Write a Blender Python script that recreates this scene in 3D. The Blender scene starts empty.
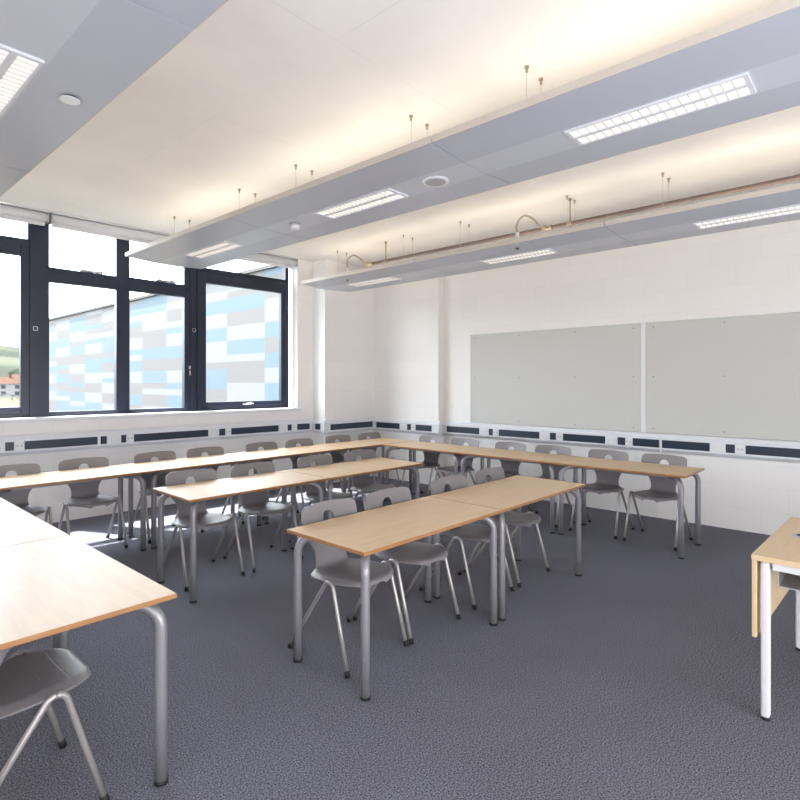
import bpy, bmesh, math, random
from mathutils import Vector, Matrix, noise
PI = math.pi
random.seed(7)
scene = bpy.context.scene
COL = scene.collection

# ------------------------------------------------------------------ helpers
def s2l(c):
    return tuple(((v/255.0)/12.92 if v/255.0 <= 0.04045 else ((v/255.0+0.055)/1.055)**2.4) for v in c) + (1.0,)

def new_mat(name):
    m = bpy.data.materials.new(name); m.use_nodes = True
    nt = m.node_tree
    return m, nt, nt.nodes['Principled BSDF']

def plain(name, rgb, rough=0.5, metal=0.0, noise_amt=0.0, noise_scale=20.0, bump=0.0, bump_scale=60.0, coat=0.0):
    m, nt, b = new_mat(name)
    c = s2l(rgb)
    b.inputs['Base Color'].default_value = c
    b.inputs['Roughness'].default_value = rough
    b.inputs['Metallic'].default_value = metal
    if coat: b.inputs['Coat Weight'].default_value = coat
    tc = nt.nodes.new('ShaderNodeTexCoord')
    if noise_amt > 0:
        n = nt.nodes.new('ShaderNodeTexNoise'); n.inputs['Scale'].default_value = noise_scale
        n.inputs['Detail'].default_value = 4
        r = nt.nodes.new('ShaderNodeValToRGB')
        r.color_ramp.elements[0].position = 0.3; r.color_ramp.elements[1].position = 0.7
        r.color_ramp.elements[0].color = tuple(v*(1-noise_amt) for v in c[:3])+(1,)
        r.color_ramp.elements[1].color = tuple(min(1, v*(1+noise_amt)) for v in c[:3])+(1,)
        nt.links.new(tc.outputs['Object'], n.inputs['Vector'])
        nt.links.new(n.outputs['Fac'], r.inputs['Fac'])
        nt.links.new(r.outputs['Color'], b.inputs['Base Color'])
    if bump > 0:
        n2 = nt.nodes.new('ShaderNodeTexNoise'); n2.inputs['Scale'].default_value = bump_scale
        bp = nt.nodes.new('ShaderNodeBump'); bp.inputs['Strength'].default_value = bump; bp.inputs['Distance'].default_value = 0.005
        nt.links.new(tc.outputs['Object'], n2.inputs['Vector'])
        nt.links.new(n2.outputs['Fac'], bp.inputs['Height'])
        nt.links.new(bp.outputs['Normal'], b.inputs['Normal'])
    return m

def emit(name, rgb, strength):
    m = bpy.data.materials.new(name); m.use_nodes = True
    nt = m.node_tree; nt.nodes.clear()
    e = nt.nodes.new('ShaderNodeEmission'); o = nt.nodes.new('ShaderNodeOutputMaterial')
    e.inputs['Color'].default_value = s2l(rgb); e.inputs['Strength'].default_value = strength
    nt.links.new(e.outputs[0], o.inputs[0])
    return m

class MB:
    """collects shapes that become ONE mesh object"""
    def __init__(s): s.bm = bmesh.new()
    def box(s, x0, x1, y0, y1, z0, z1, bev=0.0, seg=2, mi=0):
        r = bmesh.ops.create_cube(s.bm, size=1.0)
        vs = r['verts']
        for v in vs:
            v.co = Vector(((x0+x1)/2 + v.co.x*(x1-x0), (y0+y1)/2 + v.co.y*(y1-y0), (z0+z1)/2 + v.co.z*(z1-z0)))
        fs = set(f for v in vs for f in v.link_faces)
        for f in fs: f.material_index = mi
        if bev > 0:
            es = list(set(e for v in vs for e in v.link_edges))
            bmesh.ops.bevel(s.bm, geom=es, offset=bev, segments=seg, affect='EDGES', profile=0.5)
        return s
    def tube(s, pts, r, n=12, caps=True, r2=None):
        pts = [Vector(p) for p in pts]
        rings = []; ref = None
        for i, p in enumerate(pts):
            if i == 0: d = pts[1]-pts[0]
            elif i == len(pts)-1: d = pts[-1]-pts[-2]
            else: d = (pts[i+1]-p).normalized() + (p-pts[i-1]).normalized()
            d.normalize()
            if ref is None:
                ref = Vector((0, 0, 1)) if abs(d.z) < 0.9 else Vector((1, 0, 0))
            a = (ref - d*ref.dot(d)).normalized(); ref = a
            b = d.cross(a)
            rr = r if r2 is None else r + (r2-r)*i/(len(pts)-1)
            rings.append([s.bm.verts.new(p + (a*math.cos(2*PI*k/n) + b*math.sin(2*PI*k/n))*rr) for k in range(n)])
        for i in range(len(rings)-1):
            for k in range(n):
                f = s.bm.faces.new((rings[i][k], rings[i][(k+1) % n], rings[i+1][(k+1) % n], rings[i+1][k])); f.smooth = True
        if caps:
            s.bm.faces.new(rings[0][::-1]); s.bm.faces.new(rings[-1])
        return s
    def cyl(s, p, r, h, n=20, axis='z', r2=None):
        p = Vector(p); d = {'x': Vector((h, 0, 0)), 'y': Vector((0, h, 0)), 'z': Vector((0, 0, h))}[axis]
        return s.tube([p, p+d], r, n, True, r2)
    def prism(s, prof, path, close=True):
        """profile points (a,z) carried to world by functions in path: list of callables (a,z)->Vector"""
        rings = [[s.bm.verts.new(f(a, z)) for a, z in prof] for f in path]
        n = len(prof)
        for i in range(len(rings)-1):
            for k in range(n):
                s.bm.faces.new((rings[i][k], rings[i][(k+1) % n], rings[i+1][(k+1) % n], rings[i+1][k]))
        s.bm.faces.new(rings[0][::-1]); s.bm.faces.new(rings[-1])
        return s
    def build(s, name, mat, parent=None, smooth_angle=None):
        bmesh.ops.recalc_face_normals(s.bm, faces=s.bm.faces)
        me = bpy.data.meshes.new(name); s.bm.to_mesh(me); s.bm.free()
        mats = mat if isinstance(mat, (list, tuple)) else [mat]
        for m in mats: me.materials.append(m)
        o = bpy.data.objects.new(name, me); COL.objects.link(o)
        if parent is not None: o.parent = parent
        return o

def empty(name, loc=(0, 0, 0), rz=0.0):
    o = bpy.data.objects.new(name, None); COL.objects.link(o)
    o.empty_display_size = 0.1
    o.location = loc; o.rotation_euler = (0, 0, rz)
    return o
def tag(o, label, cat, group=None, kind=None):
    o['label'] = label; o['category'] = cat
    if group: o['group'] = group
    if kind: o['kind'] = kind
    return o
def struct(o): o['kind'] = 'structure'; return o
def copy_tree(o, parent=None):
    c = o.copy(); COL.objects.link(c)
    if parent is not None: c.parent = parent
    for ch in [k for k in ALLCH(o)]: copy_tree(ch, c)
    return c
def ALLCH(o): return [x for x in list(COL.objects) if x.parent == o]

# ------------------------------------------------------------------ room frame
XR, XL = 6.41, 6.27          # right wall: recessed part (boards) and stepped-out part near the corner
CEIL = 3.29
ROT = math.radians(3.0)      # the window wall runs 3 degrees off square
W0 = Vector((0, 6.741, 0))
E_ = Vector((math.cos(ROT), -math.sin(ROT), 0)); N_ = Vector((math.sin(ROT), math.cos(ROT), 0))
def W(s, n, z): return W0 + E_*s + N_*n + Vector((0, 0, z))
WX0, WY0 = -0.95, -2.6       # left and rear walls behind the camera

# ------------------------------------------------------------------ materials
def block_mat(name, rgb, mode, off=(0, 0)):
    m, nt, b = new_mat(name)
    b.inputs['Roughness'].default_value = 0.55
    tc = nt.nodes.new('ShaderNodeTexCoord'); sp = nt.nodes.new('ShaderNodeSeparateXYZ'); cb = nt.nodes.new('ShaderNodeCombineXYZ')
    nt.links.new(tc.outputs['Object'], sp.inputs[0])
    ax = nt.nodes.new('ShaderNodeMath'); ax.operation = 'ADD'; ax.inputs[1].default_value = off[0]
    nt.links.new(sp.outputs[mode], ax.inputs[0])
    nt.links.new(ax.outputs[0], cb.inputs[0]); nt.links.new(sp.outputs['Z'], cb.inputs[1])
    br = nt.nodes.new('ShaderNodeTexBrick')
    br.offset = 0.5; br.squash = 1.0
    br.inputs['Scale'].default_value = 1.0
    br.inputs['Brick Width'].default_value = 0.445; br.inputs['Row Height'].default_value = 0.225
    br.inputs['Mortar Size'].default_value = 0.0035; br.inputs['Mortar Smooth'].default_value = 0.6
    br.inputs['Bias'].default_value = 0
    c = s2l(rgb)
    br.inputs['Color1'].default_value = c
    br.inputs['Color2'].default_value = tuple(v*0.975 for v in c[:3])+(1,)
    br.inputs['Mortar'].default_value = tuple(v*0.93 for v in c[:3])+(1,)
    nt.links.new(cb.outputs[0], br.inputs['Vector'])
    nt.links.new(br.outputs['Color'], b.inputs['Base Color'])
    n = nt.nodes.new('ShaderNodeTexNoise'); n.inputs['Scale'].default_value = 90
    nt.links.new(tc.outputs['Object'], n.inputs['Vector'])
    mx = nt.nodes.new('ShaderNodeMath'); mx.operation = 'MULTIPLY_ADD'; mx.inputs[1].default_value = -1.0
    mn = nt.nodes.new('ShaderNodeMath'); mn.operation = 'MULTIPLY'; mn.inputs[1].default_value = 0.25
    nt.links.new(n.outputs['Fac'], mn.inputs[0]); nt.links.new(br.outputs['Fac'], mx.inputs[0]); nt.links.new(mn.outputs[0], mx.inputs[2])
    bp = nt.nodes.new('ShaderNodeBump'); bp.inputs['Strength'].default_value = 0.22; bp.inputs['Distance'].default_value = 0.004
    nt.links.new(mx.outputs[0], bp.inputs['Height']); nt.links.new(bp.outputs['Normal'], b.inputs['Normal'])
    return m
WALLC = (244, 242, 240)
M_wallR = block_mat('blockwork_right', WALLC, 'Y', (0.145, 0))
M_wallW = block_mat('blockwork_window', WALLC, 'X', (0.1, 0))
M_wallP = block_mat('blockwork_other', WALLC, 'Y', (0.0, 0))
M_paint = plain('white_paint', (236, 234, 230), 0.45, noise_amt=0.01)
M_pier = plain('pier_paint', (240, 240, 239), 0.5, noise_amt=0.01)

def ceiling_mat():
    m, nt, b = new_mat('ceiling_white')
    b.inputs['Roughness'].default_value = 0.7
    tc = nt.nodes.new('ShaderNodeTexCoord')
    n = nt.nodes.new('ShaderNodeTexNoise'); n.inputs['Scale'].default_value = 1.3; n.inputs['Detail'].default_value = 6
    r = nt.nodes.new('ShaderNodeValToRGB')
    r.color_ramp.elements[0].color = s2l((234, 232, 228)); r.color_ramp.elements[1].color = s2l((242, 240, 236))
    r.color_ramp.elements[0].position = 0.35; r.color_ramp.elements[1].position = 0.65
    nt.links.new(tc.outputs['Object'], n.inputs['Vector']); nt.links.new(n.outputs['Fac'], r.inputs['Fac'])
    # plank joints of the formwork
    br = nt.nodes.new('ShaderNodeTexBrick'); br.offset = 0.37
    br.inputs['Scale'].default_value = 1; br.inputs['Brick Width'].default_value = 2.44; br.inputs['Row Height'].default_value = 1.22
    br.inputs['Mortar Size'].default_value = 0.004; br.inputs['Mortar Smooth'].default_value = 0.5
    br.inputs['Color1'].default_value = (1, 1, 1, 1); br.inputs['Color2'].default_value = (1, 1, 1, 1); br.inputs['Mortar'].default_value = (0.90, 0.89, 0.88, 1)
    mp = nt.nodes.new('ShaderNodeMapping'); mp.inputs['Location'].default_value = (0.5, 0.25, 0)
    nt.links.new(tc.outputs['Object'], mp.inputs[0]); nt.links.new(mp.outputs[0], br.inputs['Vector'])
    n3 = nt.nodes.new('ShaderNodeTexNoise'); n3.inputs['Scale'].default_value = 2.2
    nt.links.new(tc.outputs['Object'], n3.inputs['Vector'])
    r3 = nt.nodes.new('ShaderNodeValToRGB'); r3.color_ramp.elements[0].position = 0.45; r3.color_ramp.elements[1].position = 0.6
    nt.links.new(n3.outputs['Fac'], r3.inputs['Fac'])
    mxs = nt.nodes.new('ShaderNodeMixRGB'); mxs.blend_type = 'MULTIPLY'
    nt.links.new(r3.outputs['Color'], mxs.inputs['Fac']); nt.links.new(r.outputs['Color'], mxs.inputs['Color1']); nt.links.new(br.outputs['Color'], mxs.inputs['Color2'])
    nt.links.new(mxs.outputs['Color'], b.inputs['Base Color'])
    n2 = nt.nodes.new('ShaderNodeTexNoise'); n2.inputs['Scale'].default_value = 7; n2.inputs['Detail'].default_value = 5
    bp = nt.nodes.new('ShaderNodeBump'); bp.inputs['Strength'].default_value = 0.12; bp.inputs['Distance'].default_value = 0.01
    nt.links.new(tc.outputs['Object'], n2.inputs['Vector']); nt.links.new(n2.outputs['Fac'], bp.inputs['Height']); nt.links.new(bp.outputs['Normal'], b.inputs['Normal'])
    return m
M_ceil = ceiling_mat()

def carpet_mat():
    m, nt, b = new_mat('carpet_grey')
    b.inputs['Roughness'].default_value = 0.95
    b.inputs['Specular IOR Level'].default_value = 0.15
    tc = nt.nodes.new('ShaderNodeTexCoord')
    n = nt.nodes.new('ShaderNodeTexNoise'); n.inputs['Scale'].default_value = 150; n.inputs['Detail'].default_value = 5; n.inputs['Roughness'].default_value = 0.7
    n2 = nt.nodes.new('ShaderNodeTexNoise'); n2.inputs['Scale'].default_value = 1.6; n2.inputs['Detail'].default_value = 5
    r = nt.nodes.new('ShaderNodeValToRGB')
    r.color_ramp.elements[0].position = 0.38; r.color_ramp.elements[1].position = 0.64
    r.color_ramp.elements[0].color = s2l((43, 45, 55)); r.color_ramp.elements[1].color = s2l((152, 152, 164))
    r2 = nt.nodes.new('ShaderNodeValToRGB')
    r2.color_ramp.elements[0].position = 0.3; r2.color_ramp.elements[1].position = 0.7
    r2.color_ramp.elements[0].color = (0.90, 0.89, 0.89, 1); r2.color_ramp.elements[1].color = (1, 1, 1, 1)
    mx = nt.nodes.new('ShaderNodeMixRGB'); mx.blend_type = 'MULTIPLY'; mx.inputs['Fac'].default_value = 1
    for nn in (n, n2): nt.links.new(tc.outputs['Object'], nn.inputs['Vector'])
    nt.links.new(n.outputs['Fac'], r.inputs['Fac']); nt.links.new(n2.outputs['Fac'], r2.inputs['Fac'])
    nt.links.new(r.outputs['Color'], mx.inputs['Color1']); nt.links.new(r2.outputs['Color'], mx.inputs['Color2'])
    nt.links.new(mx.outputs['Color'], b.inputs['Base Color'])
    bp = nt.nodes.new('ShaderNodeBump'); bp.inputs['Strength'].default_value = 0.15; bp.inputs['Distance'].default_value = 0.002
    nt.links.new(n.outputs['Fac'], bp.inputs['Height']); nt.links.new(bp.outputs['Normal'], b.inputs['Normal'])
    return m
M_carpet = carpet_mat()

def wood_mat(name, c1, c2, rough, scale=(1.0, 9.0, 1.0)):
    m, nt, b = new_mat(name)
    b.inputs['Roughness'].default_value = rough
    tc = nt.nodes.new('ShaderNodeTexCoord'); mp = nt.nodes.new('ShaderNodeMapping'); mp.inputs['Scale'].default_value = scale
    n = nt.nodes.new('ShaderNodeTexNoise'); n.inputs['Scale'].default_value = 3.0; n.inputs['Detail'].default_value = 8; n.inputs['Distortion'].default_value = 0.6
    r = nt.nodes.new('ShaderNodeValToRGB')
    r.color_ramp.elements[0].position = 0.3; r.color_ramp.elements[1].position = 0.72
    r.color_ramp.elements[0].color = s2l(c1); r.color_ramp.elements[1].color = s2l(c2)
    nt.links.new(tc.outputs['Object'], mp.inputs[0]); nt.links.new(mp.outputs[0], n.inputs['Vector'])
    nt.links.new(n.outputs['Fac'], r.inputs['Fac']); nt.links.new(r.outputs['Color'], b.inputs['Base Color'])
    return m
M_top = wood_mat('maple_laminate', (212, 182, 144), (222, 194, 158), 0.42)
M_edge = wood_mat('hardwood_edge', (160, 112, 70), (178, 130, 86), 0.4, (2, 2, 2))
M_deskwood = wood_mat('pale_maple_desk', (212, 184, 146), (222, 196, 160), 0.4)
M_leg = plain('table_leg_grey', (150, 148, 154), 0.36, 0.35)
M_cleg = plain('chair_leg_metal', (172, 168, 168), 0.34, 0.45)
M_rubber = plain('black_rubber', (26, 26, 28), 0.6)
M_white = plain('white_plastic', (234, 235, 238), 0.35)
M_trunk = plain('trunking_white', (228, 230, 236), 0.4)
M_dark = plain('dark_insert', (44, 56, 72), 0.32)
M_slot = plain('socket_slot', (184, 185, 190), 0.5)
M_frame = plain('window_anthracite', (32, 41, 60), 0.35, noise_amt=0.04, noise_scale=3)
M_blind = plain('blind_white', (222, 222, 224), 0.5)
M_alu = plain('aluminium', (190, 190, 194), 0.35, 0.6)
M_wframe = plain('desk_white_steel', (222, 222, 228), 0.35)
M_board = plain('board_fabric', (208, 208, 204), 0.95, noise_amt=0.035, noise_scale=120, bump=0.25, bump_scale=300)
M_screw = plain('board_screw', (110, 108, 104), 0.4, 0.6)
M_pipe = plain('pipe_steel', (120, 108, 104), 0.35, 0.5)
M_hose = plain('braided_hose', (170, 158, 140), 0.4, 0.5)
M_wire = plain('wire', (200, 192, 180), 0.5)
M_anchor = plain('brass_anchor', (170, 158, 138), 0.4, 0.4)
M_raft = plain('raft_metal', (188, 192, 205), 0.34, 0.1)
M_raftc = plain('raft_metal_lit', (201, 205, 216), 0.32, 0.1)  # lighter copy of the raft metal: shading from the wings' tilt put into colour
M_raftedge = plain('raft_edge', (206, 198, 190), 0.4, 0.1)
M_grille = plain('speaker_mesh', (176, 176, 180), 0.6, bump=0.3, bump_scale=400)
M_lframe = plain('luminaire_frame', (225, 226, 232), 0.4)
M_louvre = plain('louvre_blade', (214, 206, 200), 0.5, 0.0)
M_tube = emit('lamp_tube', (255, 248, 240), 1.05)
M_uplight = emit('uplight_tube', (255, 230, 200), 3.2)
M_ceilfill = emit('ceiling_fill_panel', (255, 240, 222), 2.05)  # glow of the added fill panels, not of a real fitting

def shell_mat():
    m, nt, b = new_mat('chair_shell')
    b.inputs['Roughness'].default_value = 0.42
    b.inputs['Base Color'].default_value = s2l((134, 130, 134))
    tc = nt.nodes.new('ShaderNodeTexCoord')
    w = nt.nodes.new('ShaderNodeTexWave'); w.wave_type = 'BANDS'; w.bands_direction = 'Y'
    w.inputs['Scale'].default_value = 4.2; w.inputs['Distortion'].default_value = 0.4
    r = nt.nodes.new('ShaderNodeValToRGB'); r.color_ramp.elements[0].position = 0.0; r.color_ramp.elements[1].position = 0.04
    n = nt.nodes.new('ShaderNodeTexNoise'); n.inputs['Scale'].default_value = 260
    ad = nt.nodes.new('ShaderNodeMath'); ad.operation = 'MULTIPLY_ADD'; ad.inputs[1].default_value = 0.35
    sep = nt.nodes.new('ShaderNodeSeparateXYZ')
    lt = nt.nodes.new('ShaderNodeMath'); lt.operation = 'GREATER_THAN'; lt.inputs[1].default_value = 0.47
    mxm = nt.nodes.new('ShaderNodeMath'); mxm.operation = 'MAXIMUM'
    nt.links.new(tc.outputs['Object'], w.inputs['Vector']); nt.links.new(tc.outputs['Object'], n.inputs['Vector'])
    nt.links.new(tc.outputs['Object'], sep.inputs[0]); nt.links.new(sep.outputs['Z'], lt.inputs[0])
    nt.links.new(w.outputs['Fac'], r.inputs['Fac'])
    nt.links.new(r.outputs['Color'], mxm.inputs[0]); nt.links.new(lt.outputs[0], mxm.inputs[1])
    nt.links.new(n.outputs['Fac'], ad.inputs[0]); nt.links.new(mxm.outputs[0], ad.inputs[2])
    bp = nt.nodes.new('ShaderNodeBump'); bp.inputs['Strength'].default_value = 0.35; bp.inputs['Distance'].default_value = 0.0015
    nt.links.new(ad.outputs[0], bp.inputs['Height']); nt.links.new(bp.outputs['Normal'], b.inputs['Normal'])
    return m
M_shell = shell_mat()

def glass_mat():
    m = bpy.data.materials.new('window_glass'); m.use_nodes = True
    nt = m.node_tree; nt.nodes.clear()
    o = nt.nodes.new('ShaderNodeOutputMaterial'); t = nt.nodes.new('ShaderNodeBsdfTransparent'); g = nt.nodes.new('ShaderNodeBsdfGlossy')
    g.inputs['Roughness'].default_value = 0.02
    t.inputs['Color'].default_value = (0.97, 0.985, 0.98, 1)
    fc = nt.nodes.new('ShaderNodeLayerWeight'); fc.inputs['Blend'].default_value = 0.5
    pw = nt.nodes.new('ShaderNodeMath'); pw.operation = 'POWER'; pw.inputs[1].default_value = 5.0
    lw = nt.nodes.new('ShaderNodeMath'); lw.operation = 'MULTIPLY_ADD'; lw.inputs[1].default_value = 0.6; lw.inputs[2].default_value = 0.012
    nt.links.new(fc.outputs['Facing'], pw.inputs[0]); nt.links.new(pw.outputs[0], lw.inputs[0])
    mx = nt.nodes.new('ShaderNodeMixShader')
    nt.links.new(lw.outputs[0], mx.inputs[0]); nt.links.new(t.outputs[0], mx.inputs[1]); nt.links.new(g.outputs[0], mx.inputs[2]); nt.links.new(mx.outputs[0], o.inputs[0])
    return m
M_glass = glass_mat()

# ------------------------------------------------------------------ room shell
def build_room():
    th = 0.2
    struct(MB().box(WX0-th, XR+th, WY0-th, 7.3, -0.1, 0).build('floor', M_carpet))
    struct(MB().box(WX0-th, XR+th, WY0-th, 6.62, CEIL, CEIL+0.2).build('ceiling', M_ceil))
    # right wall: recessed length behind the boards, and the stepped-out length to the corner
    struct(MB().box(XR, XR+th, WY0, 4.884, 0, CEIL).box(XL, XR+th, 4.884, 6.8, 0, CEIL).build('wall_right', M_wallR))
    # narrow shaded side of the step
    struct(MB().box(XL-0.001, XR, 4.878, 4.885, 0, CEIL).build('trim_1', M_paint))
    struct(MB().box(WX0-th, WX0, WY0-th, 7.0, 0, CEIL).build('wall_left', M_wallP))
    struct(MB().box(WX0-th, XR+th, WY0-th, WY0, 0, CEIL).build('wall_rear', M_wallW))
    # window wall in its own rotated frame: x along wall, y outwards
    wf = MB()
    s0, s1 = -1.2, 6.6
    o0, o1, zs, zt = 0.30, 5.007, 1.09, 3.275
    T = 0.25
    wf.box(s0, s1, 0, T, -0.05, zs)
    wf.box(s0, o0, 0, T, zs, CEIL+0.2); wf.box(o1, s1, 0, T, zs, CEIL+0.2)
    wf.box(o0, o1, 0.0, T, zt+0.012, CEIL+0.2)
    w = wf.build('wall_window', M_wallW); w.location = W0; w.rotation_euler = (0, 0, -ROT); struct(w)
    # corner pier, smooth painted side towards the window
    pm = MB()
    p = [(5.267, 6.195), (XL+0.05, 6.19-0.0), (XL+0.05, 6.6), (5.267, 6.6)]
    lo = [pm.bm.verts.new((x, y, 0)) for x, y in p]; hi = [pm.bm.verts.new((x, y, CEIL)) for x, y in p]
    for k in range(4):
        f = pm.bm.faces.new((lo[k], lo[(k+1) % 4], hi[(k+1) % 4], hi[k]))
        f.material_index = 1 if k == 3 else 0
    pm.bm.faces.new(lo); pm.bm.faces.new(hi)
    struct(pm.build('wall_corner_pier', [M_wallW, M_pier]))
    # white reveal linings and window board (sill)
    rv = MB()
    rv.box(o1-0.012, o1+0.001, -0.002, 0.22, 1.12, zt)
    rv.box(o0, o0+0.012, -0.002, 0.22, 1.12, zt)
    r = rv.build('trim_2', M_paint); r.location = W0; r.rotation_euler = (0, 0, -ROT); struct(r)
    sl = MB().box(o0-0.05, o1+0.05, -0.045, 0.17, 1.085, 1.122, 0.008, 3)
    r = sl.build('trim_3', M_white); r.location = W0; r.rotation_euler = (0, 0, -ROT); struct(r)
build_room()

# ------------------------------------------------------------------ windows
def wobj(mb, name, mat, parent=None):
    o = mb.build(name, mat, parent)
    if parent is None: o.location = W0; o.rotation_euler = (0, 0, -ROT)
    return o
def window_root(name):
    o = empty(name, W0, -ROT); o['kind'] = 'structure'; return o
FN = 0.15   # frame front face, depth into reveal
FB, FT = 1.118, 3.275
def build_windows():
    # window 1 (left): opening sash under a top light
    def sash_window(nm, a, b, ga, gb, zb, zt2, trz, hinge_left):
        root = window_root(nm)
        m = MB()
        m.box(a, a+0.06, FN, FN+0.07, FB, FT); m.box(b-0.055, b, FN, FN+0.07, FB, FT)
        m.box(a, b, FN, FN+0.07, FB, FB+0.045); m.box(a, b, FN, FN+0.07, FT-0.04, FT)
        m.box(a+.05, b-.05, FN, FN+0.07, trz[0], trz[1])
        m.build('frame', M_frame, root)
        s = MB()
        y0 = FN-0.022; y1 = FN+0.045
        s.box(a+0.045, ga, y0, y1, zb-0.075, zt2+0.14, 0.005, 1); s.box(gb, b-0.045, y0, y1, zb-0.075, zt2+0.14, 0.005, 1)
        s.box(ga-.004, gb+.004, y0, y1, zb-0.075, zb, 0.005, 1); s.box(ga-.004, gb+.004, y0, y1, zt2, zt2+0.14, 0.005, 1)
        sash = s.build('sash', M_frame, root)
        MB().box(ga-.01, gb+.01, FN+0.01, FN+0.016, zb-.01, zt2+.01).build('glass_pane', M_glass, sash)
        MB().box(a+.05, b-.05, FN+0.03, FN+0.036, trz[1]-.01, FT-.03).build('glass_pane', M_glass, root)
        cx = (ga+gb)/2 + 0.02
        h = MB(); h.box(cx-0.07, cx+0.07, y0-0.012, y0, zb-0.05, zb-0.025, 0.004)
        h.tube([(cx-0.02, y0-0.01, zb-0.038), (cx-0.02, y0-0.04, zb-0.038), (cx+0.03, y0-0.045, zb-0.02), (cx+0.075, y0-0.04, zb-0.034)], 0.008, 8)
        h.build('handle', M_alu, root)
        return root
    w1 = sash_window('window_1', 0.34, 1.76, 0.47, 1.637, 1.232, 2.815, (2.955, 3.0), True)
    w3 = sash_window('window_3', 3.50, 4.945, 3.665, 4.805, 1.232, 2.79, (2.935, 2.99), True)
    # window 2 (middle): two fixed lights with opening top lights
    root = window_root('window_2')
    m = MB()
    m.box(1.76, 1.90, FN, FN+0.07, FB, FT); m.box(3.385, 3.50, FN, FN+0.07, FB, FT)
    m.box(2.578, 2.724, FN, FN+0.07, FB, FT)
    m.box(1.90, 3.385, FN, FN+0.07, FB, 1.171); m.box(1.90, 3.385, FN, FN+0.07, FT-0.06, FT)
    m.box(1.90, 2.578, FN, FN+0.07, 2.577, 2.727); m.box(2.724, 3.385, FN, FN+0.07, 2.577, 2.727)
    m.build('frame', M_frame, root)
    g = MB().box(1.72, 1.80, FN-0.012, FN, FB+.01, FT-.01).box(3.455, 3.535, FN-0.012, FN, FB+.01, FT-.01)
    g.build('cover_strip', M_frame, root)
    for a, b in ((1.89, 2.588), (2.714, 3.395)):
        MB().box(a, b, FN+0.03, FN+0.036, 1.165, 2.585).build('glass_pane', M_glass, root)
        MB().box(a, b, FN+0.03, FN+0.036, 2.72, 3.22).build('glass_pane', M_glass, root)
    # slim opener rod and chain boxes along the transom
    for a, b in ((1.86, 2.60), (2.70, 3.42)):
        o = MB()
        o.tube([(a, FN-0.03, 2.725), ((a+b)/2, FN-0.028, 2.72), (b-0.06, FN-0.03, 2.716), (b, FN-0.03, 2.69), (b+0.005, FN-0.03, 2.64)], 0.008, 8)
        o.build('opener_rod', M_frame, root)
        c = (a+b)/2 + 0.08
        k = MB().box(c-0.12, c+0.12, FN-0.05, FN-0.02, 2.728, 2.748, 0.004)
        k.box(c-0.10, c-0.06, FN-0.055, FN-0.015, 2.722, 2.756, 0.004); k.box(c+0.05, c+0.10, FN-0.055, FN-0.015, 2.722, 2.756, 0.004)
        k.build('opener_box', M_alu, root)
    for cx, cz, par in ((1.768, 2.06, root), (3.50, 2.16, w3)):
        f = MB(); w_ = 0.022
        f.box(cx-w_, cx+w_, FN-0.028, FN-0.02, cz-w_, cz-w_+0.006); f.box(cx-w_, cx+w_, FN-0.028, FN-0.02, cz+w_-0.006, cz+w_)
        f.box(cx-w_, cx-w_+0.006, FN-0.028, FN-0.02, cz-w_, cz+w_); f.box(cx+w_-0.006, cx+w_, FN-0.028, FN-0.02, cz-w_, cz+w_)
        f.build('control_switch', M_alu, par)
    MB().box(3.44, 3.462, FN-0.02, FN, 1.66, 1.70, .003).box(3.446, 3.456, FN-0.028, FN, 1.58, 1.64, .003).build('latch', M_alu, w3)
build_windows()

def build_blinds():
    for a, b, lb in ((0.33, 1.845, 'rolled-up white roller blind over the leftmost window'), (1.885, 4.96, 'long rolled-up white roller blind over the wide middle and right-hand windows')):
        r = empty('roller_blind', W0, -ROT); tag(r, lb, 'blind', 'roller blinds above the windows')
        m = MB().cyl((a, -0.0, 3.225), 0.045, b-a, 24, 'x'); m.build('fabric_roll', M_blind, r)
        MB().box(a, b, -0.045, 0.06, 3.272, 3.289, 0.003).build('head_rail', M_blind, r)
        MB().box(a+0.01, b-0.01, 0.035, 0.047, 3.142, 3.17, 0.005).box(a+.01, b-.01, .039, .042, 3.165, 3.225).build('bottom_bar', M_blind, r)
        for x in (a-0.008, b):
            MB().box(x, x+0.008, -0.05, 0.06, 3.17, 3.285).box(x-.004, x+.012, -.02, .02, 3.20, 3.25, .003).build('bracket', M_alu, r)
build_blinds()

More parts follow.
